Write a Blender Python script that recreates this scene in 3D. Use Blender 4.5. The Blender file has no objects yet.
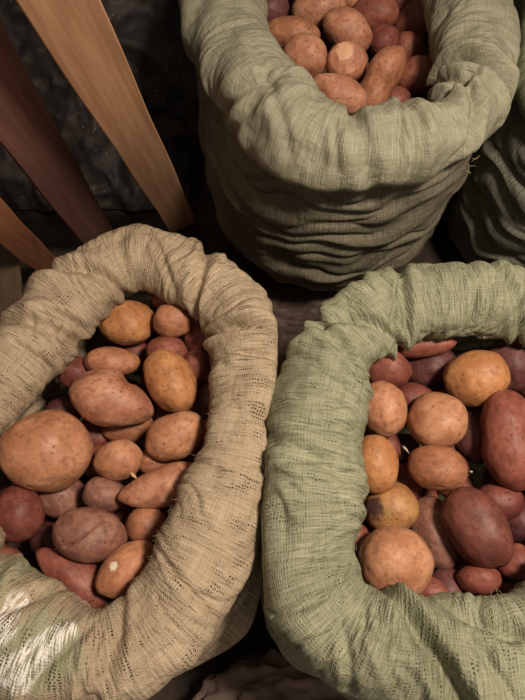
import bpy, math, random
import numpy as np
from mathutils import Vector, Matrix
from mathutils.bvhtree import BVHTree
random.seed(7); rng = np.random.default_rng(7)
S = bpy.context.scene; COL = S.collection
# ---------------------------------------------------------------- camera
F = 560.0; CX, CY = 262.5, 350.0
PITCH = math.radians(62.0); CAM = np.array([0.0, 0.0, 1.45])
cd = bpy.data.cameras.new('camera'); cam = bpy.data.objects.new('camera', cd); COL.objects.link(cam)
cd.sensor_fit = 'VERTICAL'; cd.sensor_height = 24.0; cd.lens = 24.0 * F / 700.0
cam.location = CAM; cam.rotation_euler = (math.pi / 2 - PITCH, 0, 0); S.camera = cam
cd.clip_start = 0.02
_c, _s = math.cos(math.pi / 2 - PITCH), math.sin(math.pi / 2 - PITCH)
RX = np.array([[1, 0, 0], [0, _c, -_s], [0, _s, _c]])
def ray(px, py):
    d = RX @ np.array([(px - CX) / F, (CY - py) / F, -1.0])
    return d / np.linalg.norm(d)
def at(px, py, z=0.0):
    d = ray(px, py); return CAM + d * ((z - CAM[2]) / d[2])
def depth(p):
    return float((RX.T @ (np.asarray(p) - CAM))[2] * -1)
def basis():
    return RX[:, 0], RX[:, 1]
# ---------------------------------------------------------------- tags
def tag(o, label=None, cat=None, group=None, kind=None):
    if label: o['label'] = label
    if cat: o['category'] = cat
    if group: o['group'] = group
    if kind: o['kind'] = kind
    return o
def mesh_obj(name, V, Fc, mat, parent=None, uv=None, smooth=True):
    me = bpy.data.meshes.new(name)
    me.from_pydata([tuple(map(float, v)) for v in V], [], [tuple(map(int, f)) for f in Fc])
    if smooth:
        me.polygons.foreach_set('use_smooth', [True] * len(me.polygons))
    if uv is not None:
        lay = me.uv_layers.new(name='UVMap')
        li = np.empty(len(me.loops), dtype=np.int32); me.loops.foreach_get('vertex_index', li)
        if isinstance(uv, tuple): data = uv[1]
        else: data = np.asarray(uv)[li]
        lay.data.foreach_set('uv', np.asarray(data, dtype=np.float32).ravel())
    me.materials.append(mat); me.update()
    o = bpy.data.objects.new(name, me); COL.objects.link(o)
    if parent is not None: o.parent = parent
    return o
def empty(name, loc=(0, 0, 0)):
    o = bpy.data.objects.new(name, None); COL.objects.link(o); o.location = tuple(loc); o.empty_display_size = .05
    return o
# ---------------------------------------------------------------- numpy perlin noise
_perm = rng.permutation(256); _perm = np.concatenate([_perm, _perm, _perm])
_gr = rng.normal(size=(256, 3)); _gr /= np.linalg.norm(_gr, axis=1)[:, None]
def noise(p):
    p = np.asarray(p, dtype=float); i = np.floor(p).astype(int); f = p - i; i &= 255
    w = f * f * f * (f * (f * 6 - 15) + 10)
    out = 0
    for dx in (0, 1):
        for dy in (0, 1):
            for dz in (0, 1):
                h = _perm[_perm[_perm[(i[..., 0] + dx) & 255] + ((i[..., 1] + dy) & 255)] + ((i[..., 2] + dz) & 255)]
                g = _gr[h]
                dot = g[..., 0] * (f[..., 0] - dx) + g[..., 1] * (f[..., 1] - dy) + g[..., 2] * (f[..., 2] - dz)
                ww = (w[..., 0] if dx else 1 - w[..., 0]) * (w[..., 1] if dy else 1 - w[..., 1]) * (w[..., 2] if dz else 1 - w[..., 2])
                out = out + dot * ww
    return out * 1.5
# ---------------------------------------------------------------- material helper
class NT:
    def __init__(s, name):
        s.m = bpy.data.materials.new(name); s.m.use_nodes = True; s.t = s.m.node_tree; s.t.nodes.clear()
        s.out = s.n('ShaderNodeOutputMaterial'); s.b = s.n('ShaderNodeBsdfPrincipled')
        s.l(s.b.outputs[0], s.out.inputs[0])
    def n(s, t, **k):
        x = s.t.nodes.new(t)
        for a, v in k.items(): setattr(x, a, v)
        return x
    def l(s, a, b): s.t.links.new(a, b)
    def set(s, node, i, v):
        if hasattr(v, 'is_output') or hasattr(v, 'links'): s.l(v, node.inputs[i])
        else: node.inputs[i].default_value = v
    def math(s, op, a, b=0.0, c=None, clamp=False):
        x = s.n('ShaderNodeMath', operation=op); x.use_clamp = clamp
        s.set(x, 0, a); s.set(x, 1, b)
        if c is not None: s.set(x, 2, c)
        return x.outputs[0]
    def mix(s, fac, a, b, mode='MIX'):
        x = s.n('ShaderNodeMix', data_type='RGBA', blend_type=mode)
        s.set(x, 0, fac); s.set(x, 6, a); s.set(x, 7, b); return x.outputs[2]
    def ramp(s, fac, lo, hi):
        x = s.n('ShaderNodeMapRange'); x.interpolation_type = 'SMOOTHSTEP'
        s.set(x, 0, fac); x.inputs[1].default_value = lo; x.inputs[2].default_value = hi
        return x.outputs[0]
    def vmap(s, vec, scale=(1, 1, 1), loc=(0, 0, 0), rot=(0, 0, 0)):
        x = s.n('ShaderNodeMapping'); s.l(vec, x.inputs[0])
        x.inputs[1].default_value = loc; x.inputs[2].default_value = rot; x.inputs[3].default_value = scale
        return x.outputs[0]
    def noise(s, vec, scale, detail=3, rough=.55):
        x = s.n('ShaderNodeTexNoise'); s.l(vec, x.inputs['Vector'])
        x.inputs['Scale'].default_value = scale; x.inputs['Detail'].default_value = detail; x.inputs['Roughness'].default_value = rough
        return x.outputs[0]
    def bump(s, h, strength, dist, prev=None):
        x = s.n('ShaderNodeBump'); x.inputs['Strength'].default_value = strength; x.inputs['Distance'].default_value = dist
        s.l(h, x.inputs['Height'])
        if prev is not None: s.l(prev, x.inputs['Normal'])
        return x.outputs[0]
def C4(c): return (c[0], c[1], c[2], 1.0)
def cloth_mat(name, base, dark, light, gap=0.5, pitch=0.0055, sheen=0.15, patches=(), holes=(), rough=.75, warp=1.0, gmask=.47, bs=.8):
    N = NT(name); tc = N.n('ShaderNodeTexCoord'); uv = tc.outputs['UV']; ob = tc.outputs['Object']
    wob = N.noise(uv, 14, 2); wob = N.math('SUBTRACT', wob, .5)
    sx = N.n('ShaderNodeSeparateXYZ'); N.l(uv, sx.inputs[0])
    u = N.math('MULTIPLY_ADD', wob, .018, sx.outputs[0]); v = N.math('MULTIPLY_ADD', wob, -.02, sx.outputs[1])
    jit = N.math('SUBTRACT', N.noise(N.vmap(uv, (60, 260, 1)), 1, 2), .5)
    jit2 = N.math('SUBTRACT', N.noise(N.vmap(uv, (260, 60, 1), (5, 3, 0)), 1, 2), .5)
    k = 2 * math.pi / pitch
    wu = N.math('MULTIPLY_ADD', N.math('SINE', N.math('MULTIPLY_ADD', u, k, N.math('MULTIPLY', jit, 9.0))), .5, .5)
    wv = N.math('MULTIPLY_ADD', N.math('SINE', N.math('MULTIPLY_ADD', v, k * 1.25, N.math('MULTIPLY', jit2, 9.0))), .5, .5)
    # long streaks of individual tapes in both directions
    st_v = N.noise(N.vmap(uv, (420, 16, 1)), 1, 3); st_u = N.noise(N.vmap(uv, (16, 420, 1), (9, 1, 0)), 1, 3)
    streak = N.math('ADD', N.math('MULTIPLY', st_v, .5), N.math('MULTIPLY', st_u, .5))
    blot = N.noise(uv, 9, 3)
    col = N.mix(N.ramp(streak, .38, .62), C4(dark), C4(base))
    col = N.mix(N.math('MULTIPLY', N.ramp(st_v, .56, .74), .6), col, C4(light))
    col = N.mix(N.math('MULTIPLY', N.ramp(blot, .4, .7), .3), col, C4([x * .62 for x in dark]))
    for (p, r, c, amt, sc) in patches:
        vm = N.n('ShaderNodeVectorMath', operation='DISTANCE'); N.l(ob, vm.inputs[0]); vm.inputs[1].default_value = tuple(p)
        f = N.ramp(N.math('SUBTRACT', 1.0, N.math('DIVIDE', vm.outputs['Value'], r)), 0.0, .3)
        nn = N.ramp(N.noise(N.vmap(uv, sc), 1, 3), .42, .58)
        col = N.mix(N.math('MULTIPLY', N.math('MULTIPLY', f, nn), amt), col, C4(c))
    # open weave: small gaps where neither tape covers
    mask = N.ramp(N.noise(uv, 18, 3, .6), gmask, gmask + .12)
    mu = N.ramp(wu, .45, .75); mv = N.ramp(wv, .35, .7)
    line = N.ramp(N.noise(N.vmap(uv, (150, 20, 1), (2, 7, 0)), 1, 2), .5, .56)
    g = N.math('MULTIPLY', N.math('MULTIPLY', mu, mv), N.math('MULTIPLY', mask, line))
    g = N.math('MULTIPLY', g, gap)
    for (p, r) in holes:
        vm = N.n('ShaderNodeVectorMath', operation='DISTANCE'); N.l(ob, vm.inputs[0]); vm.inputs[1].default_value = tuple(p)
        f = N.ramp(N.math('SUBTRACT', 1.0, N.math('DIVIDE', vm.outputs['Value'], r)), 0.0, .3)
        g = N.math('MAXIMUM', g, N.math('MULTIPLY', f, N.math('MULTIPLY', N.ramp(wu, .35, .6), N.ramp(wv, .35, .6))))
    weave = N.math('MAXIMUM', N.math('SUBTRACT', 1.0, wu), N.math('SUBTRACT', 1.0, wv))
    h = N.math('ADD', N.math('MULTIPLY', weave, .6), N.math('MULTIPLY', streak, 1.2))
    nb = N.bump(N.noise(uv, 28, 3), .6, .012)
    nb = N.bump(N.noise(N.vmap(uv, (150 * warp, 18, 1), (3, 3, 0)), 1, 3), bs, .007, nb)
    nb = N.bump(h, .5, .0026, nb)
    N.l(nb, N.b.inputs['Normal']); N.l(col, N.b.inputs['Base Color'])
    N.b.inputs['Roughness'].default_value = rough
    N.b.inputs['Specular IOR Level'].default_value = sheen
    tr = N.n('ShaderNodeBsdfTransparent'); mx = N.n('ShaderNodeMixShader')
    N.l(g, mx.inputs[0]); N.l(N.b.outputs[0], mx.inputs[1]); N.l(tr.outputs[0], mx.inputs[2]); N.l(mx.outputs[0], N.out.inputs[0])
    return N.m
def potato_mat(name, c1, c2, spots=.75, rough=.5, mark=None):
    N = NT(name); tc = N.n('ShaderNodeTexCoord'); oi = N.n('ShaderNodeObjectInfo')
    va = N.n('ShaderNodeVectorMath', operation='ADD'); N.l(tc.outputs['Object'], va.inputs[0])
    cm = N.n('ShaderNodeCombineXYZ'); N.l(N.math('MULTIPLY', oi.outputs['Random'], 37), cm.inputs[0]); N.l(cm.outputs[0], va.inputs[1])
    v = va.outputs[0]
    col = N.mix(N.ramp(N.noise(v, 26, 4, .6), .38, .66), C4(c1), C4(c2))
    dk = [x * .5 for x in c1]
    col = N.mix(N.math('MULTIPLY', N.ramp(N.noise(v, 95, 4, .7), .48, .68), .6), col, C4(dk))
    vo = N.n('ShaderNodeTexVoronoi'); N.l(v, vo.inputs['Vector']); vo.inputs['Scale'].default_value = 75
    sp = N.math('SUBTRACT', 1.0, N.ramp(vo.outputs['Distance'], .08, .2)); sp = N.math('MULTIPLY', sp, N.ramp(N.noise(v, 30, 1), .45, .6))
    col = N.mix(N.math('MULTIPLY', sp, spots), col, C4([x * .3 for x in c1]))
    fine = N.noise(v, 330, 3, .7)
    col = N.mix(N.math('MULTIPLY', N.ramp(fine, .6, .75), .35), col, C4([min(1, x * 1.5) for x in c2]))
    if mark:
        for (p, r, c) in mark:
            vm = N.n('ShaderNodeVectorMath', operation='DISTANCE'); N.l(tc.outputs['Object'], vm.inputs[0]); vm.inputs[1].default_value = p
            dd = N.math('ADD', vm.outputs['Value'], N.math('MULTIPLY', N.math('SUBTRACT', N.noise(v, 120, 3), .5), r * 1.1))
            col = N.mix(N.math('SUBTRACT', 1.0, N.ramp(dd, r * .6, r)), col, C4(c))
    N.l(col, N.b.inputs['Base Color'])
    nb = N.bump(N.noise(v, 60, 4, .6), .35, .004); nb = N.bump(fine, .3, .0012, nb)
    nb = N.bump(N.math('SUBTRACT', 1.0, sp), .4, .002, nb)
    N.l(nb, N.b.inputs['Normal'])
    N.l(N.math('MULTIPLY_ADD', N.noise(v, 50, 2), .3, rough - .15), N.b.inputs['Roughness'])
    N.b.inputs['Specular IOR Level'].default_value = .35
    N.b.inputs['Subsurface Weight'].default_value = 0.0
    return N.m
def wood_mat(name, c1, c2, axis_scale=(90, 90, 5)):
    N = NT(name); tc = N.n('ShaderNodeTexCoord'); ob = tc.outputs['Object']
    g = N.noise(N.vmap(ob, axis_scale), 1, 4, .6); g2 = N.noise(N.vmap(ob, (14, 14, 2)), 1, 3)
    col = N.mix(N.ramp(g, .3, .7), C4(c1), C4(c2))
    col = N.mix(N.math('MULTIPLY', N.ramp(g2, .4, .7), .5), col, C4([x * .55 for x in c1]))
    vo = N.n('ShaderNodeTexVoronoi'); N.l(N.vmap(ob, (9, 9, 3.2)), vo.inputs['Vector']); vo.inputs['Scale'].default_value = 1
    kn = N.math('SUBTRACT', 1.0, N.ramp(vo.outputs['Distance'], .03, .12))
    col = N.mix(N.math('MULTIPLY', kn, .6), col, C4([x * .3 for x in c1]))
    N.l(col, N.b.inputs['Base Color']); N.b.inputs['Roughness'].default_value = .7
    N.l(N.bump(g, .4, .0015), N.b.inputs['Normal']); return N.m
def plastic_mat(name, c1, c2, rough=.35, specks=True, sc=20):
    N = NT(name); tc = N.n('ShaderNodeTexCoord'); ob = tc.outputs['Object']
    n1 = N.noise(ob, sc, 4, .6)
    col = N.mix(N.ramp(n1, .4, .65), C4(c1), C4(c2))
    if specks:
        vo = N.n('ShaderNodeTexVoronoi'); N.l(ob, vo.inputs['Vector']); vo.inputs['Scale'].default_value = 60
        f = N.math('MULTIPLY', N.math('SUBTRACT', 1.0, N.ramp(vo.outputs['Distance'], .08, .2)), N.ramp(N.noise(ob, 12, 2), .5, .6))
        col = N.mix(N.math('MULTIPLY', f, .6), col, (.3, .27, .22, 1))
    N.l(col, N.b.inputs['Base Color']); N.b.inputs['Roughness'].default_value = rough
    nb = N.bump(n1, .35, .010); nb = N.bump(N.noise(ob, sc * 6, 3), .2, .0015, nb)
    N.b.inputs['Specular IOR Level'].default_value = .25
    N.l(nb, N.b.inputs['Normal']); return N.m
def plain_mat(name, c, rough=.6):
    N = NT(name); tc = N.n('ShaderNodeTexCoord')
    col = N.mix(N.ramp(N.noise(tc.outputs['Object'], 120, 3), .35, .65), C4([x * .75 for x in c]), C4(c))
    N.l(col, N.b.inputs['Base Color']); N.b.inputs['Roughness'].default_value = rough; return N.m
# ---------------------------------------------------------------- sacks
def cat_rom(pts, n):
    pts = np.asarray(pts, float); m = len(pts)
    t = np.arange(n) / n * m; i = t.astype(int); f = (t - i)[:, None]
    p0, p1, p2, p3 = pts[(i - 1) % m], pts[i % m], pts[(i + 1) % m], pts[(i + 2) % m]
    return .5 * ((2 * p1) + (-p0 + p2) * f + (2 * p0 - 5 * p1 + 4 * p2 - p3) * f ** 2 + (-p0 + 3 * p1 - 3 * p2 + p3) * f ** 3)
class Sack:
    pass
def make_sack(label, pairs, zr, mats, mprof, NU=900, pinches=(), cross=.004, swag=.010, lump=.006, fray=True, zvar=None, base_shift=(0, 0), seed=0, swag_rim=0.0, creases=(), bulges=(), walls=(), a0d=-70, keel=0.0, group=None, hem_end=205, straight=0.5):
    sk = Sack(); cs = []
    for k, ((ix, iy), (ox, oy)) in enumerate(pairs):
        a, b = ray(ix, iy), ray(ox, oy); m = a + b; m /= np.linalg.norm(m)
        z = zr + (zvar[k] if zvar else 0)
        c = CAM + m * ((z - CAM[2]) / m[2]); D = np.linalg.norm(c - CAM)
        half = math.acos(min(1, float(a @ b))) / 2
        cs.append([c[0], c[1], c[2], D * math.sin(half)])
    cs = cat_rom(cs, 1200)
    L = np.concatenate([[0], np.cumsum(np.linalg.norm(np.roll(cs, -1, 0)[:, :2] - cs[:, :2], axis=1))])
    per = L[-1]; tt = np.arange(NU) / NU * per
    cc = np.vstack([cs, cs[:1]]); Q = np.stack([np.interp(tt, L, cc[:, q]) for q in range(4)], 1)
    c3 = Q[:, :3]; r = Q[:, 3]
    tan = np.roll(c3, -8, 0) - np.roll(c3, 8, 0); tan[:, 2] = 0; tan /= np.linalg.norm(tan, axis=1)[:, None]
    ctr = c3.mean(0)
    n = np.stack([tan[:, 1], -tan[:, 0], 0 * tan[:, 0]], 1)
    if np.mean(np.sum(n * (c3 - ctr), 1)) < 0: n = -n
    # smooth normals
    for _ in range(30): n = (np.roll(n, 6, 0) + n + np.roll(n, -6, 0)); n /= np.linalg.norm(n, axis=1)[:, None]
    up = np.array([0, 0, 1.0])
    Bc = ctr + np.array([base_shift[0], base_shift[1], 0]); Bc[2] = 0
    uu = tt; th = tt / per * 2 * math.pi; ring = np.stack([np.cos(th), np.sin(th)], 1) * (per / (2 * math.pi))
    # body rows (bottom -> top)
    NB = 150; s = np.linspace(1, 0, NB)
    a0 = math.radians(a0d); crease = c3 + (r * (1 + keel))[:, None] * (math.cos(a0) * n + math.sin(a0) * up)
    Vv = crease - ctr - (Bc - np.array([ctr[0], ctr[1], 0])) ; Vv[:, 2] = 0
    Vv = crease.copy(); Vv[:, :2] -= Bc[:2]; Vv[:, 2] = 0
    ks = [m[0] for m in mprof]; kv = [m[1] for m in mprof]
    ms = np.interp(s, ks, kv)
    for _ in range(6): ms[1:-1] = (ms[:-2] + ms[1:-1] * 2 + ms[2:]) / 4
    P = []; vlen = []; 
    rmean = np.mean(np.linalg.norm(Vv, axis=1))
    circ = Vv / np.linalg.norm(Vv, axis=1)[:, None] * rmean
    for j in range(NB):
        z = crease[:, 2] * (1 - s[j]) + .012 * s[j]
        f = straight * s[j] * 1.0
        xy = Vv * (1 - f) + circ * f
        p = np.array([Bc[0], Bc[1], 0]) + xy * ms[j]; p[:, 2] = z; P.append(p)
    NR = 110; ang0 = np.linspace(a0d, hem_end, NR)[1:]
    rag = noise(np.stack([ring[:, 0] * 90, ring[:, 1] * 90, 0 * th + seed + 4], 1)) * 7 + noise(np.stack([ring[:, 0] * 25, ring[:, 1] * 25, 0 * th + seed + 9], 1)) * 3
    for a in ang0:
        aa = np.radians(a + rag * max(0, (a - 120) / 90.0))
        f1 = noise(np.stack([ring[:, 0] * 11, ring[:, 1] * 11, 0 * th + seed + 50], 1)); f2 = noise(np.stack([ring[:, 0] * 15, ring[:, 1] * 15, 0 * th + seed + 70], 1))
        rr = r * (1 + keel * np.exp(-((aa - a0) / .7) ** 2) + .04 * np.cos(2 * aa) + .13 * f1 * np.cos(3 * aa + 2 * f2) + .10 * f2 * np.cos(2 * aa + 3 * f1))
        P.append(c3 + rr[:, None] * (np.cos(aa)[:, None] * n + np.sin(aa)[:, None] * up))
    P = np.array(P).transpose(1, 0, 2)           # NU x NV x 3
    NV = P.shape[1]; nb = NB
    dv = np.linalg.norm(np.diff(P.mean(0) * 0 + P[::30].mean(0) * 0, axis=0), axis=1) if False else np.mean(np.linalg.norm(np.diff(P, axis=1), axis=2), axis=0)
    vv = np.concatenate([[0], np.cumsum(dv)])
    def gnorm(P):
        du = np.roll(P, -1, 0) - np.roll(P, 1, 0); dvv = np.gradient(P, axis=1)
        g = np.cross(du, dvv); return g / (np.linalg.norm(g, axis=2)[..., None] + 1e-12)
    G = gnorm(P); chk = np.mean(np.sum(G[:, nb // 2] * n, 1)); sg = 1 if chk > 0 else -1; G = G * sg
    X = np.broadcast_to(ring[:, None, 0], (NU, NV)); Y = np.broadcast_to(ring[:, None, 1], (NU, NV)); VV = np.broadcast_to(vv[None, :], (NU, NV))
    rimw = np.clip((np.arange(NV) - nb) / 14.0, 0, 1)[None, :]; bodw = np.clip((nb - np.arange(NV)) / 14.0, 0, 1)[None, :]
    W = np.stack([noise(np.stack([X * 9, Y * 9, VV * 9 + seed], -1)), noise(np.stack([X * 9, Y * 9, VV * 9 + seed + 31], -1))], -1)
    d = lump * noise(np.stack([X * 14, Y * 14, VV * 14 + seed], -1))
    def ridge(x): return np.abs(x) ** .75 * 1.6 - .45
    # gathers running across the roll
    wx = W[..., 0] * .05
    d = d + rimw * cross * (ridge(noise(np.stack([(X + wx) * 34, (Y + wx) * 34, VV * 3.5 + seed + 7], -1))) * 1.3 + .55 * noise(np.stack([(X + wx) * 85, (Y + wx) * 85, VV * 9 + seed + 2], -1)))
    d = d + rimw * swag_rim * ridge(noise(np.stack([X * 4, Y * 4, (VV + W[..., 1] * .03) * 30 + seed], -1)))
    # sagging folds around the body
    hang = (VV + W[..., 0] * .05 + .03 * np.sin(3 * th)[:, None])
    d = d + bodw * swag * (ridge(noise(np.stack([X * 3.2, Y * 3.2, hang * 19 + seed], -1))) * 1.6 + .5 * noise(np.stack([X * 7, Y * 7, hang * 42 + seed], -1)))
    for (px, py, wd, dp, slant) in pinches:
        q = at(px, py, zr); i0 = int(np.argmin(np.linalg.norm(c3[:, :2] - q[:2], axis=1)))
        arc = (tt - tt[i0] + per / 2) % per - per / 2
        av = (VV - vv[nb]) - .07
        e = (arc[:, None] - slant * av) / wd
        d = d + rimw * (-dp * np.exp(-e ** 2) + dp * .45 * (np.exp(-(e - 1.9) ** 2) + np.exp(-(e + 1.9) ** 2)))
    sp = np.linalg.norm(np.roll(P, -1, 0) - np.roll(P, 1, 0), axis=2); sp = sp / (2 * per / NU)
    for _ in range(12): sp = (np.roll(sp, 5, 0) + sp + np.roll(sp, -5, 0)) / 3
    squeeze = np.clip(sp * 1.25 - .15, .12, 1)
    d = d * squeeze
    for (x1, y1, x2, y2, wd, dp) in creases:
        p1 = at(x1, y1, zr + .035); p2 = at(x2, y2, zr + .035); e = p2 - p1; ln2 = e @ e
        t = np.clip(((P - p1) @ e) / ln2, 0, 1); ds = np.linalg.norm((P - p1 - t[..., None] * e)[..., :2], axis=2)
        side = np.sign((P - p1)[..., 0] * e[1] - (P - p1)[..., 1] * e[0])
        tp = np.sin(np.pi * np.clip(t * .92 + .04, 0, 1)) ** .5
        upf = np.clip((P[..., 2] - (c3[:, None, 2] - .02)) / .03, 0, 1) * rimw
        d = d + squeeze * upf * tp * (-dp * np.exp(-(ds / wd) ** 2) + dp * .4 * np.exp(-((side * ds - 1.7 * wd) / wd) ** 2))
    for (px, py, ang, amt) in bulges:
        q = at(px, py, zr); i0 = int(np.argmin(np.linalg.norm(c3[:, :2] - q[:2], axis=1)))
        arc = (tt - tt[i0] + per / 2) % per - per / 2
        d = d + amt * np.exp(-(arc / ang) ** 2)[:, None] * bodw * np.sin(np.pi * np.clip(np.arange(NV) / nb, 0, 1))[None, :] ** .7
    fade = np.clip(np.arange(NV) / 10.0, 0, 1)[None, :]
    P = P + G * (d * fade)[..., None]
    for (p1, p2, out) in walls:      # neighbours press flat against each other along this line
        e = p2 - p1; nw = np.array([e[1], -e[0], 0]); nw /= np.linalg.norm(nw)
        if nw @ (ctr - p1) > 0: nw = -nw
        dd = (P - p1) @ nw + out; k = .012
        P = P - nw * (np.where(dd > -k, (np.clip(dd + k, 0, None)) - k * (1 - np.exp(-np.clip(dd + k, 0, None) / k)), 0))[..., None]
    P[:, :, 2] = np.maximum(P[:, :, 2], .012)
    for _ in range(25):      # relax cloth bunched on the inside of tight bends
        avg = (np.roll(P, 3, 0) + np.roll(P, -3, 0)) / 2
        wgt = np.clip((.75 - sp) / .5, 0, 1)[..., None] * rimw[..., None]
        P = P * (1 - wgt * .6) + avg * wgt * .6
    uvg = np.stack([np.broadcast_to(uu[:, None], (NU, NV)), VV], -1)
    root = empty('potato_sack', (Bc[0], Bc[1], 0)); tag(root, label, 'sack', group)
    def part(name, j0, j1, mat, cap=False):
        g = P[:, j0:j1] - np.array([Bc[0], Bc[1], 0]); w = j1 - j0
        V = g.reshape(-1, 3)
        i = np.arange(NU)[:, None]; j = np.arange(w - 1)[None, :]
        a = (i * w + j).ravel(); b = (((i + 1) % NU) * w + j).ravel()
        Fc = np.stack([a, b, b + 1, a + 1], 1)
        if sg < 0: Fc = Fc[:, ::-1]
        # per-loop uv with seam handled
        U0 = uu; U1 = np.append(uu[1:], per)
        vj = vv[j0:j1]
        ua = np.repeat(U0, w - 1); ub = np.repeat(U1, w - 1); va = np.tile(vj[:-1], NU); vb = np.tile(vj[1:], NU)
        luv = np.stack([np.stack([ua, va], 1), np.stack([ub, va], 1), np.stack([ub, vb], 1), np.stack([ua, vb], 1)], 1)
        if sg < 0: luv = luv[:, ::-1]
        luv = luv.reshape(-1, 2)
        Fl = Fc.tolist(); Vl = V.tolist()
        if cap:
            Fl.append(list((np.arange(NU) * w)[::-1 if sg > 0 else 1])); luv = np.vstack([luv, np.zeros((NU, 2))])
        o = mesh_obj(name, Vl, Fl, mat, root, uv=('loops', luv)); return o
    sk.body = part('sack_body', 0, nb + 1, mats[0], True)
    sk.rim = part('rolled_rim', nb, NV, mats[1])
    # frayed threads along the cut hem
    if fray:
        V = []; Fc = []
        for q in range(420):
            i = rng.integers(NU); j = NV - rng.integers(18, 42)
            p = P[i, j] - np.array([Bc[0], Bc[1], 0]); g = G[i, j]; dirn = P[i, NV - 6] - P[i, NV - 30]; dirn = dirn / np.linalg.norm(dirn)
            ln = rng.uniform(.004, .010); w0 = .0004; side = tan[i]
            pts = []; cur = p + g * .0008
            dd = dirn * .6 + g * .5 + tan[i] * rng.uniform(-.5, .5)
            for t in range(4):
                pts.append(cur.copy()); dd = dd + rng.normal(size=3) * .3; dd /= np.linalg.norm(dd); cur = cur + dd * ln / 3
            b0 = len(V)
            for t, c in enumerate(pts):
                w = w0 * (1 - .2 * t)
                V += [c + side * w, c - side * w * .5 + g * w, c - side * w * .5 - g * w]
            for t in range(3):
                for e in range(3):
                    Fc.append((b0 + t * 3 + e, b0 + t * 3 + (e + 1) % 3, b0 + (t + 1) * 3 + (e + 1) % 3, b0 + (t + 1) * 3 + e))
        fr = mesh_obj('frayed_edge', V, Fc, mats[2], root); fr['kind'] = 'stuff'
    sk.c3 = c3; sk.r = r; sk.n = n; sk.zr = zr; sk.root = root; sk.Bc = Bc; sk.P = P
    return sk

def loc_of(px, py, z, Bc): p = at(px, py, z); return (p[0] - Bc[0], p[1] - Bc[1], p[2])
M = {}
# left front sack
ZL, ZR, ZB, ZD = .58, .60, .70, .66
left_pairs = [((155,290),(145,226)), ((200,318),(250,278)), ((212,355),(286,342)), ((208,430),(273,440)), ((190,475),(262,515)),
    ((160,545),(227,603)), ((128,596),(165,680)), ((88,610),(90,712)), ((50,585),(8,702)), ((12,549),(-50,640)), ((-18,500),(-95,540)), ((-10,448),(-95,440)), ((34,402),(-34,350)), ((88,332),(50,272)), ((118,300),(98,238))]
right_pairs = [((450,336),(450,264)), ((400,345),(385,272)), ((370,364),(322,310)), ((364,405),(280,375)), ((360,460),(263,450)),
    ((356,515),(260,545)), ((350,560),(274,618)), ((364,588),(308,664)), ((395,598),(352,698)), ((435,599),(412,712)), ((490,594),(495,728)), ((550,575),(590,705)), ((585,480),(672,520)), ((580,410),(672,380)), ((535,350),(562,282))]
back_pairs = [((350,-70),(345,-125)), ((282,-50),(235,-95)), ((260,0),(186,-15)), ((274,45),(204,75)), ((312,82),(254,152)),
    ((358,113),(325,181)), ((394,99),(405,180)), ((443,96),(470,148)), ((440,45),(512,82)), ((426,0),(506,0)), ((405,-50),(455,-90))]
side_pairs = [((610,-90),(610,-150)), ((540,-60),(520,-110)), ((572,15),(506,0)), ((575,60),(512,90)), ((610,110),(570,160)), ((680,110),(720,160)), ((730,40),(800,60)), ((700,-60),(760,-100))]
def world_pt(px, py, z): return at(px, py, z)
LRW = (world_pt(272, 380, .6), world_pt(262, 620, .6), -.009)
LBW = (world_pt(150, 215, .6), world_pt(300, 262, .6), .002)
RBW = (world_pt(330, 262, .66), world_pt(520, 262, .66), .002)
BDW = (world_pt(514, 40, .66), world_pt(490, 260, .66), .002)
thread_tan = plain_mat('thread_tan', (.42, .36, .24)); thread_green = plain_mat('thread_green', (.36, .38, .26))
import types
def sack_with(matsf, **k): return make_sack(mats=matsf, **k)
# colours are the cloth's own
LB = dict(base=(.475, .385, .275), dark=(.36, .285, .19), light=(.60, .51, .39))
RB = dict(base=(.34, .35, .245), dark=(.235, .245, .16), light=(.46, .47, .355))
BB = dict(base=(.365, .36, .265), dark=(.27, .262, .185), light=(.50, .50, .40))
def centre(pairs, zr):
    cs = []
    for (a, b) in pairs:
        m = ray(*a) + ray(*b); m /= np.linalg.norm(m); cs.append(CAM + m * ((zr - CAM[2]) / m[2]))
    return np.mean(cs, 0)
class _B: pass
def mk(pairs, zr, cols, pre, patches=(), holes=(), shift=(0, 0), gap=.9, **kw):
    # the root sits at the base centre; patch positions are given relative to it after the sack is built
    return pairs
left_prof = [(0, 1), (.1, 1.04), (.5, 1.06), (.8, 1.02), (.93, .95), (1, .84)]
back_prof = [(0, 1), (.04, .97), (.12, .975), (.3, .985), (.6, .95), (.85, .83), (1, .70)]
tmpm = plain_mat('temporary', (.5, .5, .5))
sackL = make_sack('beige woven sack of potatoes at the left front, white smears on its rim', left_pairs, ZL, (tmpm, tmpm, thread_tan), left_prof,
    pinches=[(213,358,.010,.020,-.3), (175,290,.012,.012,.4), (95,322,.014,.016,.5), (60,372,.012,.010,.3), (60,590,.012,.014,.9), (90,620,.012,.010,-.5), (25,640,.012,.012,.6)],
    cross=.0032, lump=.010, walls=[LRW], seed=3, base_shift=(0, -.01), bulges=[(262, 300, .09, .03), (235, 600, .10, .045)],
    creases=[(212, 357, 275, 360, .006, .010), (150, 232, 176, 292, .007, .008), (96, 326, 40, 316, .008, .012), (70, 372, 20, 352, .007, .009), (52, 588, 5, 612, .010, .014), (88, 630, 30, 692, .009, .013),
      (112, 612, 84, 695, .007, .007), (120, 240, 132, 300, .006, .005), (165, 560, 215, 620, .006, .005)])
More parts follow.
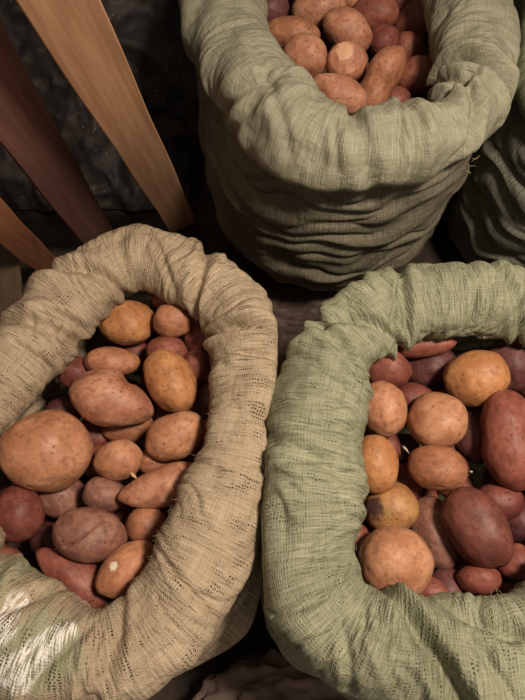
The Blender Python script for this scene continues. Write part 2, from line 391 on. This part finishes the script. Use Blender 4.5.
sackR = make_sack('light green woven sack of potatoes at the right front, ragged hem folded inward', right_pairs, ZR, (tmpm, tmpm, thread_green), left_prof,
    pinches=[(350,335,.010,.014,.5), (340,372,.012,.012,-.6), (415,305,.009,.012,.3), (472,300,.010,.012,-.4), (480,640,.014,.022,-.7), (300,440,.012,.006,.4)],
    cross=.0048, lump=.010, walls=[LRW], seed=11, base_shift=(0, 0), bulges=[(300, 630, .12, .035)],
    creases=[(452, 606, 524, 645, .012, .022), (462, 640, 505, 700, .007, .010), (282, 348, 345, 392, .009, .010), (328, 330, 362, 372, .008, .013), (398, 288, 388, 338, .006, .009), (285, 612, 350, 588, .007, .007),
      (335, 600, 352, 690, .007, .008), (362, 625, 395, 690, .006, .007), (300, 560, 352, 556, .006, .006), (468, 300, 476, 338, .009, .010), (270, 470, 350, 462, .006, .005)])
sackB = make_sack('tall grey-green woven sack of potatoes at the back, wide folded collar and sagging sides', back_pairs, ZB, (tmpm, tmpm, thread_green), back_prof,
    pinches=[(445,92,.012,.030,.2), (440,130,.014,.014,.6), (270,95,.014,.014,.5), (300,95,.012,.010,.4), (365,150,.012,.010,-.2), (400,140,.010,.010,.1)],
    cross=.0028, swag=.011, lump=.012, walls=[BDW], a0d=-42, keel=.12, bulges=[(215, 90, .16, .03)], creases=[(443, 93, 470, 84, .010, .022), (296, 68, 262, 95, .008, .010), (250, 60, 300, 172, .010, .007), (330, 120, 340, 175, .006, .004), (395, 105, 400, 175, .006, .005)], seed=21, base_shift=(0, .05), fray=False)
sackD = make_sack('dark shadowed woven sack standing at the far right behind the green one', side_pairs, ZD, (tmpm, tmpm, thread_green), [(0, 1), (.06, 1.08), (.4, 1.12), (.8, 1.05), (1, .9)],
    cross=.003, swag=.016, walls=[BDW], seed=33, fray=False, NU=500)
sackD.root.name = 'woven_sack'
W = (.85, .84, .80)
_bvr = {}
def rel(sk, px, py, z):      # point of the rim seen at px, py, in the sack's own coordinates
    if id(sk) not in _bvr: _bvr[id(sk)] = BVHTree.FromPolygons([v.co.copy() for v in sk.rim.data.vertices], [tuple(p.vertices) for p in sk.rim.data.polygons])
    o = Vector(CAM) - Vector((sk.Bc[0], sk.Bc[1], 0)); h = _bvr[id(sk)].ray_cast(o, Vector(ray(px, py)))
    return tuple(h[0]) if h[0] is not None else loc_of(px, py, z, sk.Bc)
mL = cloth_mat('beige_burlap', gap=1.0, bs=.6, gmask=.43, pitch=.0052, patches=[(rel(sackL, 30, 610, ZL + .05), .12, (.29, .32, .21), .75, (10, 8, 1))] + [(rel(sackL, x, y, ZL + .05), q * 1.35, W, .95, (380, 45, 1)) for (x, y, q) in ((18, 684, .016), (10, 672, .018), (25, 668, .02), (38, 655, .019), (52, 642, .017), (66, 631, .013), (4, 632, .014), (8, 616, .015), (16, 604, .014))], holes=[(rel(sackL, 259, 411, ZL + .03), .017)], **LB)
mLb = cloth_mat('beige_burlap_body', gap=.7, pitch=.0052, **LB)
mR = cloth_mat('green_burlap', gap=.9, bs=.65, gmask=.45, pitch=.0048, patches=[(rel(sackR, 400, 690, ZR), .10, (.12, .12, .07), .4, (220, 60, 1))], **RB)
mRb = cloth_mat('green_burlap_body', gap=.5, pitch=.0048, **RB)
mB = cloth_mat('sage_weave', gap=.12, bs=.5, pitch=.004, sheen=.25, rough=.62, **BB)
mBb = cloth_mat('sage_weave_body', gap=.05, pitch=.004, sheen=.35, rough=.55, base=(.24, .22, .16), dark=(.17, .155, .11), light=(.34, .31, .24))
mDb = cloth_mat('dark_weave', gap=.05, pitch=.004, sheen=.3, rough=.55, base=(.22, .22, .175), dark=(.15, .15, .12), light=(.32, .32, .26))
mD = cloth_mat('green_weave', gap=.05, pitch=.004, base=(.26, .27, .18), dark=(.18, .19, .12), light=(.36, .37, .26))
for sk, a, b in ((sackL, mLb, mL), (sackR, mRb, mR), (sackB, mBb, mB), (sackD, mDb, mD)):
    sk.body.data.materials[0] = a; sk.rim.data.materials[0] = b
bpy.data.materials.remove(tmpm)
# loose threads on the back sack's collar edge
def tube(name, pts, rad, mat, parent=None, seg=5):
    V = []; Fc = []; pts = [np.asarray(p, float) for p in pts]
    for k, p in enumerate(pts):
        t = pts[min(k + 1, len(pts) - 1)] - pts[max(k - 1, 0)]; t /= np.linalg.norm(t)
        a = np.cross(t, [0.3, .2, .9]); a /= np.linalg.norm(a); b = np.cross(t, a)
        rr = rad[k] if hasattr(rad, '__len__') else rad
        for e in range(seg):
            w = 2 * math.pi * e / seg; V.append(p + rr * (math.cos(w) * a + math.sin(w) * b))
    for k in range(len(pts) - 1):
        for e in range(seg):
            Fc.append((k * seg + e, k * seg + (e + 1) % seg, (k + 1) * seg + (e + 1) % seg, (k + 1) * seg + e))
    Fc.append(tuple(range(seg))[::-1]); Fc.append(tuple((len(pts) - 1) * seg + e for e in range(seg)))
    return mesh_obj(name, V, Fc, mat, parent)
# ---------------------------------------------------------------- potatoes
def ico(sub):
    t = (1 + 5 ** .5) / 2
    v = [(-1, t, 0), (1, t, 0), (-1, -t, 0), (1, -t, 0), (0, -1, t), (0, 1, t), (0, -1, -t), (0, 1, -t), (t, 0, -1), (t, 0, 1), (-t, 0, -1), (-t, 0, 1)]
    v = [np.array(x, float) / np.linalg.norm(x) for x in v]
    f = [(0,11,5),(0,5,1),(0,1,7),(0,7,10),(0,10,11),(1,5,9),(5,11,4),(11,10,2),(10,7,6),(7,1,8),(3,9,4),(3,4,2),(3,2,6),(3,6,8),(3,8,9),(4,9,5),(2,4,11),(6,2,10),(8,6,7),(9,8,1)]
    for _ in range(sub):
        c = {}; nf = []
        def mid(a, b):
            k = (min(a, b), max(a, b))
            if k not in c:
                m = v[a] + v[b]; v.append(m / np.linalg.norm(m)); c[k] = len(v) - 1
            return c[k]
        for a, b, d in f:
            x, y, z = mid(a, b), mid(b, d), mid(d, a); nf += [(a, x, z), (b, y, x), (d, z, y), (x, y, z)]
        f = nf
    return np.array(v), f
ICO4, ICO4F = ico(4); ICO3, ICO3F = ico(3); SAMP, _ = ico(2)
def shape(v, ax, kind, seed, amp=.055):
    """unit sphere -> potato in metres; x,y across the view, z up the view"""
    o = v.copy(); x, y, z = v[:, 0], v[:, 1], v[:, 2]
    s = 1 + amp * noise(v * 1.1 + seed * 3.1) * 1.6 + .018 * noise(v * 3.2 + seed)
    rr = np.random.default_rng(seed)
    for _ in range(7):
        d = rr.normal(size=3); d[2] = abs(d[2]); d /= np.linalg.norm(d)
        s -= .028 * np.exp(-((np.linalg.norm(v - d, axis=1)) / .10) ** 2)
    o = v * s[:, None]
    if kind == 'cone': o[:, 1] *= (1 + .27 * x); o[:, 2] *= (1 + .27 * x)
    if kind == 'pear': o[:, 1] *= (1 + .25 * x); o[:, 2] *= (1 + .25 * x)
    if kind == 'bean': o[:, 1] += .16 * (x * x - .4)
    if kind == 'beanr': o[:, 1] -= .16 * (x * x - .4)
    if kind == 'heart':
        o[:, 1] *= (1 - .34 * x * (x > 0) + .02)
        o[:, 1] -= .22 * x * (x > 0)
        o[:, 1] += .20 * np.exp(-((x - .25) / .18) ** 2) * (y > 0) * -1 * y
    if kind == 'waist': w = 1 - .16 * np.exp(-((x + .1) / .28) ** 2); o[:, 1] *= w; o[:, 2] *= w
    if kind == 'scar':
        g = np.abs(y - (.12 + 1.0 * x + .10 * np.sin(5 * x))) / 1.4 ; m = (z > 0) * np.exp(-(g / .042) ** 2) * np.clip((.5 - np.abs(x + .1)) / .15, 0, 1)
        o[:, 2] -= .11 * m
    if kind == 'cut':  # flattens the top that carries the painted lit patch
        pl = .42 * y + .9 * z; ov = np.maximum(0, pl - .62); o[:, 1] -= ov * .36; o[:, 2] -= ov * .8
    return o * np.array(ax)[None, :]
PM = {}
def pm(key, *a, **k): PM[key] = potato_mat('skin_' + key, *a, **k)
pm('tan', (.38, .165, .087), (.53, .27, .155)); pm('gold', (.39, .165, .065), (.53, .26, .115)); pm('brown', (.30, .12, .065), (.44, .20, .11))
pm('pinktan', (.35, .145, .085), (.51, .255, .16)); pm('red', (.21, .062, .045), (.32, .112, .078)); pm('darkred', (.15, .042, .034), (.24, .075, .055))
pm('purple', (.10, .035, .036), (.16, .06, .055)); pm('darkbrown', (.13, .042, .032), (.20, .068, .05)); pm('mauve', (.21, .092, .068), (.32, .16, .115)); pm('redbrown', (.19, .06, .042), (.30, .105, .07))
pm('olive', (.38, .18, .075), (.46, .25, .10), mark=[((-.022, .0, .022), .024, (.10, .05, .04)), ((-.002, -.006, .03), .012, (.25, .22, .075))])
pm('scraped', (.42, .18, .10), (.55, .26, .14), mark=[((-.012, .016, .026), .0085, (.80, .72, .58))])
pm('painted_lit_top', (.33, .13, .075), (.46, .21, .12), mark=[((-.004, .026, .026), .024, (.62, .36, .22))])  # pale mark paints lamplight onto the upper side of this skin
SC = {'L': (sackL, .53), 'R': (sackR, .55), 'B': (sackB, .655)}
placed = []   # centre, basis(3x3 rows), axes, sack
U1, U2 = basis()
def frame(c, ang):
    d = CAM - c; d /= np.linalg.norm(d)
    a = math.radians(ang); x = U1 * math.cos(a) - U2 * math.sin(a)      # image angle, y down
    x = x - d * (x @ d); x /= np.linalg.norm(x); y = np.cross(d, x)
    return np.array([x, y, d])
def hits(c, R, ax, sk, tol=.94):
    pts = c + (SAMP * np.array(ax) * tol) @ R
    for (c2, R2, a2, s2) in placed:
        if np.linalg.norm(c - c2) > max(ax) + max(a2): continue
        q = ((pts - c2) @ R2.T) / np.array(a2)
        if np.min(np.sum(q * q, 1)) < tol ** 2: return True
        p2 = c2 + (SAMP * np.array(a2) * tol) @ R2; q = ((p2 - c) @ R.T) / np.array(ax)
        if np.min(np.sum(q * q, 1)) < tol ** 2: return True
    cs = sk.c3[::8]; rs = sk.r[::8]
    dd = np.linalg.norm(pts[:, None, :] - cs[None], axis=2) - rs[None] * .97
    if dd.min() < 0: return True
    # stay inside the sack wall
    k = np.argmin(np.linalg.norm(pts[:, None, :2] - cs[None, :, :2], axis=2), axis=1)
    nn = sk.n[::8][k]; out = np.sum((pts - cs[k]) * nn, axis=1) - rs[k] * .1
    return out.max() > 0
def add_potato(name, c, R, ax, kind, mat, label, group=None, seed=1, hi=True):
    v, f = (ICO4, ICO4F) if hi else (ICO3, ICO3F)
    if kind == 'scar': v, f = ico(6)
    V = shape(v, ax, kind, seed)
    o = mesh_obj(name, V, f, mat)
    m = Matrix(((R[0][0], R[1][0], R[2][0], c[0]), (R[0][1], R[1][1], R[2][1], c[1]), (R[0][2], R[1][2], R[2][2], c[2]), (0, 0, 0, 1)))
    o.matrix_world = m; tag(o, label, 'potato', group); return o
POT = [
# sack, cx, cy, a, b, angle, kind, skin, label     (front-most first)
('L',113,398,43,29,12,'heart','pinktan','lobed pinkish potato lying across the middle of the left front sack'),
('L',47,452,45,40,-5,'round','tan','largest pale tan potato at the left side of the left front sack'),
('L',127.5,323,28,23,0,'round','gold','rounded golden tan potato under the top rim of the left front sack'),
('L',171,381,34,24,62,'round','gold','upright oval golden potato right of the lobed pinkish one'),
('L',175,436,31,23,-32,'round','tan','tan oval potato with a dark eye patch against the right rim of the left sack'),
('L',89,535,38,26,5,'scar','mauve','mauve oval potato with a long scratch across its skin'),
('L',162,487,42,20,-14,'cone','pinktan','tapered pinkish potato whose wide end goes under the right rim of the left sack'),
('L',127,569,33,22,-42,'round','scraped','tan potato with a white scraped patch near the bottom of the left sack'),
('L',75,578,46,21,38,'pear','red','long reddish potato slanting down to the bottom hem of the left sack'),
('L',118,460,24,20,-5,'round','tan','small round tan potato right of the largest one with a sprout beside it'),
('L',173,320,20,18,0,'round','brown','small brown potato between the golden tan one and the right rim, left sack'),
('L',201,337,21,17,75,'round','red','reddish potato pressed against the upper right rim of the left sack'),
('L',104,494,21,18,15,'round','mauve','small greyish mauve potato below the small round tan one in the left sack'),
('L',146,525,21,20,0,'round','brown','brown potato beneath the tapered pinkish one in the left sack'),
('L',18,514,25,27,0,'round','darkred','dark red potato at the left edge below the largest tan one'),
('L',62,496,28,21,10,'round','mauve','mauve potato half hidden beneath the largest tan one'),
('L',112,362,28,15,3,'round','brown','flat brown potato peeking out above the lobed pinkish one'),
('L',128,427,25,17,-5,'round','brown','brown potato tucked beneath the lower edge of the lobed pinkish one'),
('L',167,353,21,18,0,'round','redbrown','reddish brown potato behind the top of the upright oval golden one'),
('L',168,299,17,12,5,'round','red','pinkish red potato mostly hidden beneath the top rim of the left sack'),
('L',196,368,15,18,0,'round','redbrown','reddish brown potato between the upright golden oval and the right rim of the left sack'),
('L',94,436,20,18,0,'round','darkred','dark red potato deep between the largest tan one and the lobed pinkish one'),
('L',76,372,19,17,0,'round','darkred','shaded potato beneath the upper left rim of the left sack'),
('L',152,462,16,14,0,'round','brown','small brown potato glimpsed between the round tan one and the tapered pinkish one'),
('R',437.5,421,30,29,-10,'round','tan','round tan potato in the middle of the right front sack'),
('R',476,378,31,28,-20,'round','gold','round golden potato near the top rim of the right front sack'),
('R',394.5,562,37,35,0,'round','tan','largest round tan potato at the lower left of the right front sack'),
('R',476,527,43,29,58,'round','darkbrown','big oval reddish brown potato leaning at the right of the largest tan one'),
('R',509,440,50,29,84,'waist','red','big bumpy red potato at the right frame edge of the right sack'),
('R',383,409,28,24,75,'round','tan','tan potato half under the left rim level with the middle one of the right sack'),
('R',376,464,29,22,80,'round','gold','bright golden tan potato under the left rim, below the other tan one'),
('R',516,562,20,17,0,'round','red','small bright red potato at the lower right frame edge'),
('R',437,468,30,22,8,'round','brown','speckled brown potato directly below the middle tan one of the right sack'),
('R',391,508,27,25,0,'round','olive','two-tone potato with dark and greenish patches above the largest tan one of the right sack'),
('R',386,369,25,20,10,'round','redbrown','reddish brown potato in the upper left corner of the right sack'),
('R',417,345,37,13,-3,'round','red','long pinkish red potato lying beneath the top rim of the right sack'),
('R',435,532,37,24,75,'round','mauve','dusky mauve potato between the largest tan one and the leaning oval one'),
('R',479,579,21,15,0,'round','red','small red potato at the bottom hem beneath the leaning oval one'),
('R',430,591,21,14,25,'round','red','pinkish red potato at the bottom hem beside the largest tan one'),
('R',430,366,27,24,0,'round','purple','dark purple potato left of the golden one near the top of the right sack'),
('R',511,364,28,27,0,'round','purple','dark purple potato right of the golden one near the top right of the right sack'),
('R',474,436,27,20,80,'round','purple','dark purple potato between the middle tan one and the big bumpy red one'),
('R',412,399,21,17,0,'round','darkred','dark red potato hidden above and left of the middle tan one'),
('R',498,502,24,20,0,'round','darkred','dark red potato beneath the bumpy red one, above the small bright red one'),
('R',521,523,20,23,0,'round','purple','dark purple potato at the right frame edge above the small bright red one'),
('R',456,570,20,18,0,'round','darkred','dark red potato deep between the largest tan one and the small red one'),
('R',405,484,18,20,0,'round','darkred','dark red potato deep beside the speckled brown one'),
('R',358,549,15,25,0,'round','redbrown','reddish brown potato squeezed under the left rim beside the largest tan one'),
('B',319,8,27,18,-8,'round','pinktan','bright pinkish potato at the top edge of the back sack'),
('B',305,57,23,21,20,'round','pinktan','round pinkish potato at the left of the back sack, below the flat one'),
('B',340,94,30,17,22,'round','pinktan','pinkish tan potato at the bottom rim of the back sack'),
('B',380,81,35,19,-62,'waist','brown','long brown potato standing on end at the bottom middle of the back sack'),
('B',346,63,21,20,0,'cut','painted_lit_top','brown potato with light painted on its flattened top, middle of the back sack'),
('B',420,77,25,19,-5,'round','redbrown','reddish brown oval potato at the lower right of the back sack'),
('B',348,31,27,19,35,'round','pinktan','glossy tan potato above the one with a flattened top'),
('B',292,34,28,15,5,'round','brown','flat brown potato at the left rim of the back sack'),
('B',414,33,33,21,-62,'pear','redbrown','large reddish brown potato at the right rim of the back sack'),
('B',376,12,23,17,5,'round','redbrown','reddish brown potato right of the glossy tan one in the back sack'),
('B',384,41,16,15,0,'round','darkred','dark red potato in the gap between long brown and large reddish brown ones'),
('B',355,1,13,11,0,'round','tan','small tan potato at the top frame edge of the back sack'),
('B',270,10,20,17,0,'round','purple','dark purple potato in the upper left corner of the back sack'),
('B',405,3,20,15,0,'round','darkred','dark red potato at the top right corner of the back sack'),
('B',368,-25,24,17,10,'round','brown',None), ('B',325,-22,24,17,10,'round','brown',None), ('B',290,-22,20,17,0,'round','brown',None),
('R',545,480,22,26,0,'round','redbrown',None), ('R',550,420,22,26,0,'round','brown',None), ('R',540,385,22,20,0,'round','redbrown',None), ('L',5,560,20,14,30,'round','redbrown',None),
]
pots = []; log = []
for k, (s, cx, cy, a, b, ang, kind, skin, label) in enumerate(POT):
    sk, zt = SC[s]; d = ray(cx, cy); base = CAM + d * ((zt - CAM[2]) / d[2])
    ok = False
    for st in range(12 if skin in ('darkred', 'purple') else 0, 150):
        c = base + d * (.002 * st)
        D = depth(c); off = np.linalg.norm(c - CAM) / D
        A = a * D / F; B = b * D / F
        ax = (A, B, min(A, B) * (.95 if min(a, b) > 16 else 1.1)); R = frame(c, ang)
        if not hits(c, R, ax, sk): ok = True; break
    if not ok: log.append((label, 'no place', s, cx, cy)); 
    if not ok and label is None: continue
    if not ok: c = base + d * .10; D = depth(c); ax = (a * D / F, b * D / F, min(a, b) * D / F); R = frame(c, ang)
    placed.append((c, R, ax, s))
    if ok and st > 55: log.append((label, 'deep', st))
    if label is None: label = 'GROUP'
    o = add_potato('potato', c, R, ax, kind, PM[skin], None if label == 'GROUP' else label, seed=k + 1)
    pots.append((o, s, label == 'GROUP', c))
# potatoes deep in the gaps
fill = []
for s in 'LRB':
    sk, zt = SC[s]; cen = sk.c3.mean(0)
    for q in range(900):
        i = rng.integers(len(sk.c3)); f = math.sqrt(rng.random())
        p = cen + (sk.c3[i] - sk.n[i] * sk.r[i] - cen) * f; p = p.copy(); p[2] = zt - rng.uniform(.06, .17)
        rad = rng.uniform(.027, .036); ax = (rad * rng.uniform(1.05, 1.3), rad, rad * .95); R = frame(p, rng.uniform(0, 180))
        if hits(p, R, ax, sk, .9): continue
        placed.append((p, R, ax, s)); fill.append((p, R, ax, s, q))
fo = []
for (p, R, ax, s, q) in fill:
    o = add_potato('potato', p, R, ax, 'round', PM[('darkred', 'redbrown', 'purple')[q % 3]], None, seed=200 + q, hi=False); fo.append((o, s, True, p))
# keep only those really in view
bpy.context.view_layer.update()
def tri(objs):
    V = []; Fc = []; own = []
    for o in objs:
        me = o.data; b = len(V); mw = o.matrix_world
        V += [mw @ v.co for v in me.vertices]; Fc += [tuple(b + i for i in p.vertices) for p in me.polygons if len(p.vertices) < 10]; own += [o.name] * sum(1 for p in me.polygons if len(p.vertices) < 10)
    return BVHTree.FromPolygons(V, Fc), own
bv, own = tri([x[0] for x in pots + fo] + [sackL.rim, sackR.rim, sackB.rim])
cnt = {}
for py in range(0, 640, 2):
    for px in range(0, 525, 2):
        h = bv.ray_cast(Vector(CAM), Vector(ray(px + .5, py + .5)))
        if h[0] is not None: cnt[own[h[2]]] = cnt.get(own[h[2]], 0) + 4
GL = {'L': 'shadowed potato deep in the gaps between the upper ones of the left front sack', 'R': 'shadowed potato deep in the gaps between the upper ones of the right front sack', 'B': 'shadowed potato deep in the gaps between the upper ones of the back sack'}
GN = {'L': 'deep potatoes of the left sack', 'R': 'deep potatoes of the right sack', 'B': 'deep potatoes of the back sack'}
nf = 0
for (o, s, isg, c) in pots + fo:
    n_ = cnt.get(o.name, 0)
    if isg:
        if n_ < 16 and o in [x[0] for x in fo]: bpy.data.objects.remove(o); continue
        tag(o, GL[s], 'potato', GN[s]); nf += 1
    elif n_ < 40: log.append((o['label'], 'few px', n_))
print('POTLOG', nf, *log, sep='\n  ')
# ---------------------------------------------------------------- sprouts and chips on the potatoes
bv2, own2 = tri([x[0] for x in pots])
def surf(px, py):
    h = bv2.ray_cast(Vector(CAM), Vector(ray(px, py))); return (np.array(h[0]), np.array(h[1])) if h[0] is not None else (at(px, py, .5), np.array([0, 0, 1.]))
sprm = plain_mat('sprout_cream', (.62, .42, .20)); chipm = plain_mat('chip_white', (.66, .54, .38))
def sprout(px, py, name, label, cat, ln=.012, mat=sprm, bent=.5, rad=.0022):
    p, nn = surf(px, py)
    if nn @ (CAM - p) < 0: nn = -nn
    side = U1 * .8 - U2 * bent
    pts = [p - nn * .001, p + nn * .002 + side * ln * .3, p + nn * .004 + side * ln * .65, p + nn * .004 + side * ln]
    o = tube(name, [q - p for q in pts], [rad, rad * 1.15, rad * .8, rad * .4], mat, None, 7); o.location = p; tag(o, label, cat); return o
sprout(131, 473, 'potato_sprout', 'pale cream sprout between small round tan and tapered pinkish potatoes, left sack', 'sprout', .010, bent=.6, rad=.0026)
sprout(399, 527, 'potato_sprout', 'thin yellowish sprout lying above the largest tan potato of the right sack', 'sprout', .015, bent=.3, rad=.001)
sprout(403, 446, 'potato_peel_chip', 'curved white peel chip between tan potatoes at the left of the right sack', 'peel chip', .012, chipm, 1.2, .0022)
sprout(470, 472, 'potato_peel_chip', 'tiny white chip right of the speckled brown potato in the right sack', 'peel chip', .004, chipm, .2, .002)
# threads hanging from the back sack's collar
tp = at(478, 190, .60)
for k in range(3):
    b0 = at(463 + k * 4, 172 - k * 5, .66); pts = [b0]
    for t in range(5): pts.append(pts[-1] + np.array([.0032, -.001, -.001 + .002 * k]) + rng.normal(size=3) * .002)
    o = tube('loose_thread', [p - np.array([sackB.Bc[0], sackB.Bc[1], 0]) for p in pts], .0007, thread_tan, sackB.root, 4)
# ---------------------------------------------------------------- setting
def box(name, x0, x1, y0, y1, z0, z1, mat, parent=None):
    V = [(x, y, z) for x in (x0, x1) for y in (y0, y1) for z in (z0, z1)]
    Fc = [(0, 1, 3, 2), (4, 6, 7, 5), (0, 4, 5, 1), (2, 3, 7, 6), (0, 2, 6, 4), (1, 5, 7, 3)]
    return mesh_obj(name, V, Fc, mat, parent, smooth=False)
floorm = plastic_mat('dirty_floor', (.035, .025, .02), (.07, .05, .038), .7, True, 9)
wallm = plastic_mat('dark_wall', (.05, .04, .035), (.09, .07, .055), .8, False, 5)
tag(box('floor', -1.6, 1.6, -1.0, 2.6, -.05, 0, floorm), kind='structure')
tag(box('wall_back', -1.6, 1.6, 2.6, 2.7, 0, 2.6, wallm), kind='structure')
tag(box('wall_left', -1.7, -1.6, -1.0, 2.6, 0, 2.6, wallm), kind='structure')
# leaning boards
wA = wood_mat('pine_light', (.46, .24, .13), (.60, .35, .20)); wB = wood_mat('pine_reddish', (.16, .07, .055), (.23, .105, .085)); wC = wood_mat('pine_orange', (.36, .13, .06), (.47, .20, .09))
def board(p0, vp, width, thick, length, roll, mat, label):
    ax = -ray(*vp); base = np.asarray(p0)
    view = CAM - (base + ax * .4); view -= ax * (view @ ax); view /= np.linalg.norm(view)
    w = np.cross(view, ax); w /= np.linalg.norm(w)
    a = math.radians(roll); w2 = w * math.cos(a) + view * math.sin(a); n2 = np.cross(ax, w2)
    if n2 @ view < 0: n2 = -n2
    bm_v = []; prof = []
    bev = .002; hw, ht = width / 2, thick / 2
    for sx, sy in ((1, 1), (-1, 1), (-1, -1), (1, -1)):
        c = [(sx * hw, sy * (ht - bev)), (sx * (hw - bev), sy * ht)]
        if sx * sy < 0: c = c[::-1]
        prof += c
    NS = 24
    for k in range(NS + 1):
        for (u, v) in prof:
            wob = .0012 * math.sin(k * .9 + u * 40)
            bm_v.append((u + wob, v, length * k / NS))
    m = len(prof); Fc = [tuple(range(m))[::-1], tuple(NS * m + i for i in range(m))]
    for k in range(NS):
        for i in range(m): Fc.append((k * m + i, k * m + (i + 1) % m, (k + 1) * m + (i + 1) % m, (k + 1) * m + i))
    o = mesh_obj('wooden_board', bm_v, Fc, mat, smooth=False)
    o.matrix_world = Matrix(((w2[0], n2[0], ax[0], base[0]), (w2[1], n2[1], ax[1], base[1]), (w2[2], n2[2], ax[2], base[2]), (0, 0, 0, 1)))
    tag(o, label, 'board'); return o
board(at(182, 223, .015), (258, 362), .092, .036, 1.75, -4, wA, 'pale pine board leaning between the dark plastic and the other planks, nearest the back sack')
board(at(97, 236, .035), (196, 383), .105, .028, 1.75, 10, wB, 'shadowed reddish board leaning in the middle of the three')
board(at(50, 268, .035), (138, 346), .066, .025, 1.35, 0, wC, 'narrow orange-brown board leaning lowest at the left edge')
wD = wood_mat('plank_dull_brown', (.17, .11, .07), (.24, .165, .11))
board(at(4, 332, .003), (60, 700), .12, .02, .42, 0, wD, 'dull brown wide plank at the left frame edge beneath the narrow orange-brown board')
# crumpled sheets
def sheet(name, quad, nz, zf, mat, label, cat, N=110, thick=.003, f1=7, amp=.02, seed=0):
    g = np.linspace(0, 1, N); U, Vv = np.meshgrid(g, g, indexing='ij'); q = [np.asarray(p, float) for p in quad]
    P = (q[0] * ((1 - U) * (1 - Vv))[..., None] + q[1] * (U * (1 - Vv))[..., None] + q[2] * (U * Vv)[..., None] + q[3] * ((1 - U) * Vv)[..., None])
    nn = np.cross(q[1] - q[0], q[3] - q[0]); nn /= np.linalg.norm(nn)
    if nn[2] < 0: nn = -nn
    foot = np.ones(P.shape[:2])
    for sk in (sackL, sackR, sackB, sackD):
        q = sk.P[:, :40].reshape(-1, 3)[:, :2] - sk.Bc[:2]; an = np.arctan2(q[:, 1], q[:, 0]); rd = np.linalg.norm(q, axis=1)
        bins = np.zeros(72); np.maximum.at(bins, ((an + math.pi) / (2 * math.pi) * 72).astype(int) % 72, rd)
        w = P[..., :2] - sk.Bc[:2]; ia = ((np.arctan2(w[..., 1], w[..., 0]) + math.pi) / (2 * math.pi) * 72).astype(int) % 72
        foot = np.minimum(foot, np.clip((np.linalg.norm(w, axis=2) - bins[ia] - .01) / .05, 0, 1))
    P[..., 2] = .003 + (P[..., 2] - .003) * foot
    h = foot * amp * (1 - np.abs(noise(P * f1 + seed)) * 2.2) + amp * .5 * (1 - 2 * np.abs(noise(P * f1 * 2.3 + seed + 5))) + amp * .25 * noise(P * f1 * 6 + seed)
    P = P + nn * (h * zf(U, Vv))[..., None] ; P[..., 2] = np.maximum(P[..., 2], .003)
    c0 = P.reshape(-1, 3).mean(0); c0[2] = P[..., 2].min()
    V = (P.reshape(-1, 3) - c0); n0 = len(V); V = np.vstack([V, V + nn * thick]); Fc = []
    for i in range(N - 1):
        for j in range(N - 1):
            a = i * N + j; Fc.append((a, a + 1, a + N + 1, a + N)); Fc.append((n0 + a, n0 + a + N, n0 + a + N + 1, n0 + a + 1))
    for i in range(N - 1):
        for (a, b) in ((i, i + 1), ((N - 1) * N + i + 1, (N - 1) * N + i), ((i + 1) * N, i * N), (i * N + N - 1, (i + 1) * N + N - 1)):
            Fc.append((a, b, n0 + b, n0 + a))
    o = mesh_obj(name, V, Fc, mat); o.location = c0; tag(o, label, cat); return o
blackm = plastic_mat('black_film', (.022, .018, .018), (.05, .042, .038), .65, True, 10)
brownm = plastic_mat('brown_film', (.08, .055, .048), (.14, .10, .085), .55, False, 12)
edge = lambda U, V: 1.0 + 0 * U
sheet('plastic_sheet', [(-1.3, 1.30, .012), (-.24, 1.30, .012), (-.24, 1.95, .75), (-1.3, 1.95, .75)], 0, edge, blackm, 'crumpled black plastic sheet heaped behind the leaning boards', 'plastic sheet', amp=.045, f1=5)
sheet('plastic_film', [(-.32, .62, .03), (.36, .62, .03), (.36, .98, .035), (-.32, .98, .03)], 0, edge, brownm, 'wrinkled dark film on the floor between the front sacks and the back sack', 'plastic film', amp=.012, f1=11, seed=4)
I5, I5F = ico(5); q = I5 * np.array([.20, .15, .10]); q[:, :2] *= 1 + .08 * noise(I5 * 2)[:, None]
q = q * (1 + .10 * (1 - 2.5 * np.abs(noise(I5 * 2.6 + 3))) + .05 * (1 - 2.5 * np.abs(noise(I5 * 6 + 8))) + .015 * noise(I5 * 15))[:, None]
bc = at(292, 742, .10); q[:, 2] = np.maximum(q[:, 2], -.096); bag = mesh_obj('plastic_bag', q, I5F, plastic_mat('brown_bag', (.20, .145, .12), (.31, .235, .195), .5, False, 12)); bag.location = (bc[0], bc[1], .099)
tag(bag, 'dark brown plastic bag lying at the bottom between the two front sacks', 'plastic bag')
# ---------------------------------------------------------------- light
def area(name, loc, target, size, power, col):
    l = bpy.data.lights.new(name, 'AREA'); l.shape = 'DISK'; l.size = size; l.energy = power; l.color = col
    o = bpy.data.objects.new(name, l); COL.objects.link(o); o.location = loc
    o.rotation_euler = (Vector(target) - Vector(loc)).to_track_quat('-Z', 'Y').to_euler(); return o
area('ceiling_lamp', (.60, .15, 2.1), (0, .5, .5), .26, 35, (1, .83, .66))
w = bpy.data.worlds.new('world'); S.world = w; w.use_nodes = True
w.node_tree.nodes['Background'].inputs[0].default_value = (1, .82, .68, 1); w.node_tree.nodes['Background'].inputs[1].default_value = .20
S.view_settings.view_transform = 'Standard'; S.view_settings.look = 'None'; S.view_settings.gamma = 1; S.view_settings.exposure = 0.0
S.view_settings.use_curve_mapping = False
